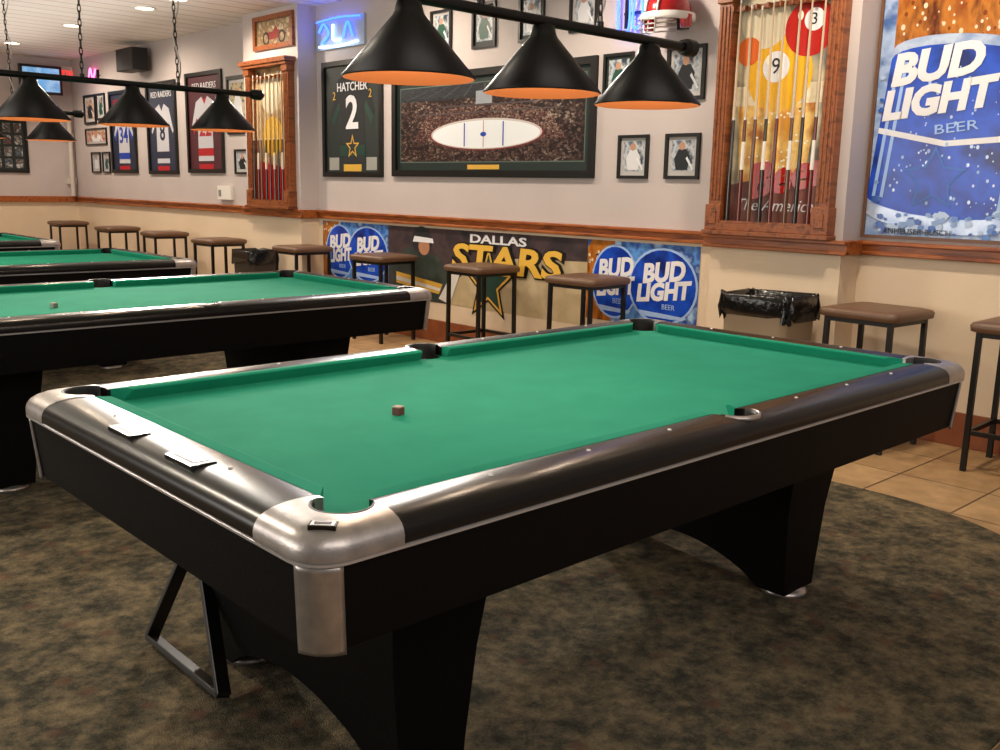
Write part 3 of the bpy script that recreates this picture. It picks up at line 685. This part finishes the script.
neon('neon_sign.001',(6.53,3.00,5.70,2.72),[([(.1,.6),(.2,.85),(.3,.5),(.15,.2)],nb,.012),([(.4,.8),(.4,.3),(.55,.25)],nw,.012),([(.6,.3),(.7,.8),(.8,.3)],nb,.012),([(.1,.1),(.5,.05),(.9,.12)],nw,.012),([(.05,.95),(.5,1.0),(.95,.92)],nb,.01)],M('sign_pale','a8b8cc',.4))
neon('neon_sign.002',(12.6,3.0,12.2,2.75),[([(.1,.2),(.3,.9),(.5,.3),(.8,.8)],npk,.012)])
y,z=conv(2.00,2.56);b=MB();hr=M('helmet_red','a81c20',.2,coat=.5);hw_=M('helmet_white','e4e0dc',.2)
b.sphere((0,0,0),.19,hr,28,(1.0,.8,.95),True)
for q in (-.05,.05): b.tube([(.19*math.cos(t)*1.0,q*math.cos(t*.0),.19*.95*math.sin(t)+.003) for t in [math.pi*i/12 for i in range(13)]],.008,hw_,6)
b.lathe([(.19,0),(.195,-.03),(.19,-.05),(.17,-.05)],(0,0,0),hw_,28)
b.cyl((.0,-.155,-.02),(.0,-.16,-.10),.045,.04,hr,12);b.cyl((.0,.155,-.02),(.0,.16,-.10),.045,.04,hr,12)
for k in range(4): b.tube([(.10,-.15,-.05-.03*k),(.19,-.10,-.055-.03*k),(.225,0,-.06-.03*k),(.19,.10,-.055-.03*k),(.10,.15,-.05-.03*k)],.005,silver,6)
for q in (-.06,0,.06): b.tube([(.215,q,-.05),(.222,q,-.15)],.005,silver,6)
b.box(-.20,-.16,-.04,.04,-.08,.06,frameb)
o=b.obj('hockey_helmet');o.location=(XW-.20,y,z);o.rotation_euler=(0,0,math.radians(180));

# ------------------------------------------------------------ far wall items
def placeb(b,name,x,z,bevel=0): return b.obj(name,None,Matrix.Translation((x,YB,z))@MBK,bevel)
kb=1.057
def cb(x,z): return (x+2.309)*kb-2.309,(z-1.4146)*kb+1.4946
x0,z1=cb(2.49,3.03);x1,z0=cb(3.08,2.62);w=x1-x0;h=z1-z0
b=MB();b.box(0,w,0,h,.18,.25,frameb);b.box(w*.4,w*.6,h*.3,h*.7,0,.18,frameb);quad(b,.04,w-.04,.04,h-.04,.252,M('tv_screen','3a7ac0',.3,noise=['a8c8e0','2a4a3a'],nscale=4,emit=.8,ecol='7ab0e0'))
placeb(b,'television',x0,z0)
x0,z1=cb(1.75,2.26);x1,z0=cb(2.60,1.48);w=x1-x0;h=z1-z0
b=MB();frame(b,w,h,.04,frameb);quad(b,.03,w-.03,.03,h-.03,.005,mat_d)
for i in range(5):
    for j in range(4):
        quad(b,.07+i*(w-.1)/5,.02+(i+1)*(w-.1)/5,.07+j*(h-.1)/4,.03+(j+1)*(h-.1)/4,.007,M('col_%d'%((i*3+j)%4),['8a7a70','5a6a78','b0a8a0','6a4a40'][(i*3+j)%4],.4,noise=['303030','c0c0c0'],nscale=14))
placeb(b,'framed_photo_collage',x0,z0)
x0,z1=cb(3.12,3.06);x1,z0=cb(3.38,2.86)
b=MB();b.box(0,x1-x0,0,z1-z0,.0,.08,white);b.text('EXIT',(x1-x0)/2,(z1-z0)/2,.081,.12,M('exit_red','ff2020',.4,emit=2));placeb(b,'exit_sign',x0,z0)
b=MB();b.cyl((XW-.10,YB-.08,1.21),(XW-.10,YB-.08,2.5),.035,.035,M('conduit','cfc6bc',.5),12);b.box(XW-.17,XW-.03,YB-.06,YB,1.4,1.5,MATS['conduit']);b.box(XW-.17,XW-.03,YB-.06,YB,2.1,2.2,MATS['conduit']);b.obj('wall_conduit')

# ------------------------------------------------------------ ceiling lights
dl=M('downlight_glow','fff0dc',.5,emit=20,ecol='ffe6c4')
NL=[0]
def downlight(x,y,E,aim=None,size=.12,col=(1,.85,.68),ang=130):
    i=NL[0];NL[0]+=1
    e=empty('ceiling_downlight' if i==0 else 'ceiling_downlight.%03d'%i,(x,y,ZC))
    b=MB();b.lathe([(.12,0),(.125,-.01),(.10,-.016),(.095,-.004)],(0,0,0),white,n=28);b.lathe([(.095,-.004),(.001,-.004)],(0,0,0),dl,n=28)
    b.obj('fitting',e)
    l=bpy.data.lights.new('dl','SPOT');l.energy=E;l.color=col;l.spot_size=math.radians(ang);l.spot_blend=.6;l.shadow_soft_size=size
    o=bpy.data.objects.new('spot',l);bpy.context.collection.objects.link(o);o.parent=e;o.location=(0,0,-.03)
    if aim:
        d=Vector(aim)-Vector((x,y,ZC));o.rotation_euler=d.to_track_quat('-Z','Y').to_euler()
for x,y,E in ((2.3,.3,190),(2.3,2.6,190),(2.5,5.2,200),(2.4,7.8,200),(2.3,10.5,180),(2.3,12.8,180)):
    downlight(x,y,E,aim=(3.5,y-.3,1.0))
# adjustable spots pointed into the room over the tables
downlight(3.25,5.0,1300,aim=(-1.0,-.7,.6),size=.20,ang=38,col=(1,.91,.80))
downlight(2.4,8.6,3000,aim=(-1.5,-.1,.6),size=.28,ang=26,col=(1,.91,.80))
downlight(-2.2,3.3,300,aim=(-1.9,.2,0),size=.12,ang=95,col=(1,.88,.72))
for y in (5.2,8.0,10.8): downlight(-2.6,y,150,aim=(-2.2,y-.3,0))
def area(name,loc,aim,sx,sy,E,col):
    l=bpy.data.lights.new(name,'AREA');l.shape='RECTANGLE';l.size=sx;l.size_y=sy;l.energy=E;l.color=col
    o=bpy.data.objects.new(name,l);bpy.context.collection.objects.link(o);o.location=loc
    d=Vector(aim)-Vector(loc);o.rotation_euler=d.to_track_quat('-Z','Y').to_euler()
area('window_daylight',(-6.3,4.0,1.9),(1,4.0,.6),7,1.8,210,(1,.93,.84))
area('window_daylight.001',(-1.0,-3.4,2.6),(3.0,2.5,1.8),4,1.2,50,(1,.92,.84))
area('added_ceiling_fill',(0,9.0,2.75),(0,9.0,4),5,8,90,(1,.91,.82))  # added up-facing fill without any fitting, brightens the ceiling
wd=bpy.data.worlds.new('world');scene.world=wd;wd.use_nodes=True;bg=wd.node_tree.nodes['Background'];bg.inputs[0].default_value=(.95,.86,.80,1);bg.inputs[1].default_value=.20

# ------------------------------------------------------------ camera
cd=bpy.data.cameras.new('camera');cd.sensor_width=36;cd.lens=36*962.8/1000
co=bpy.data.objects.new('camera',cd);bpy.context.collection.objects.link(co)
co.location=(-2.3094,-2.1822,1.4946);co.rotation_mode='XYZ';co.rotation_euler=(1.3776,-.0193,-.7515)
scene.camera=co
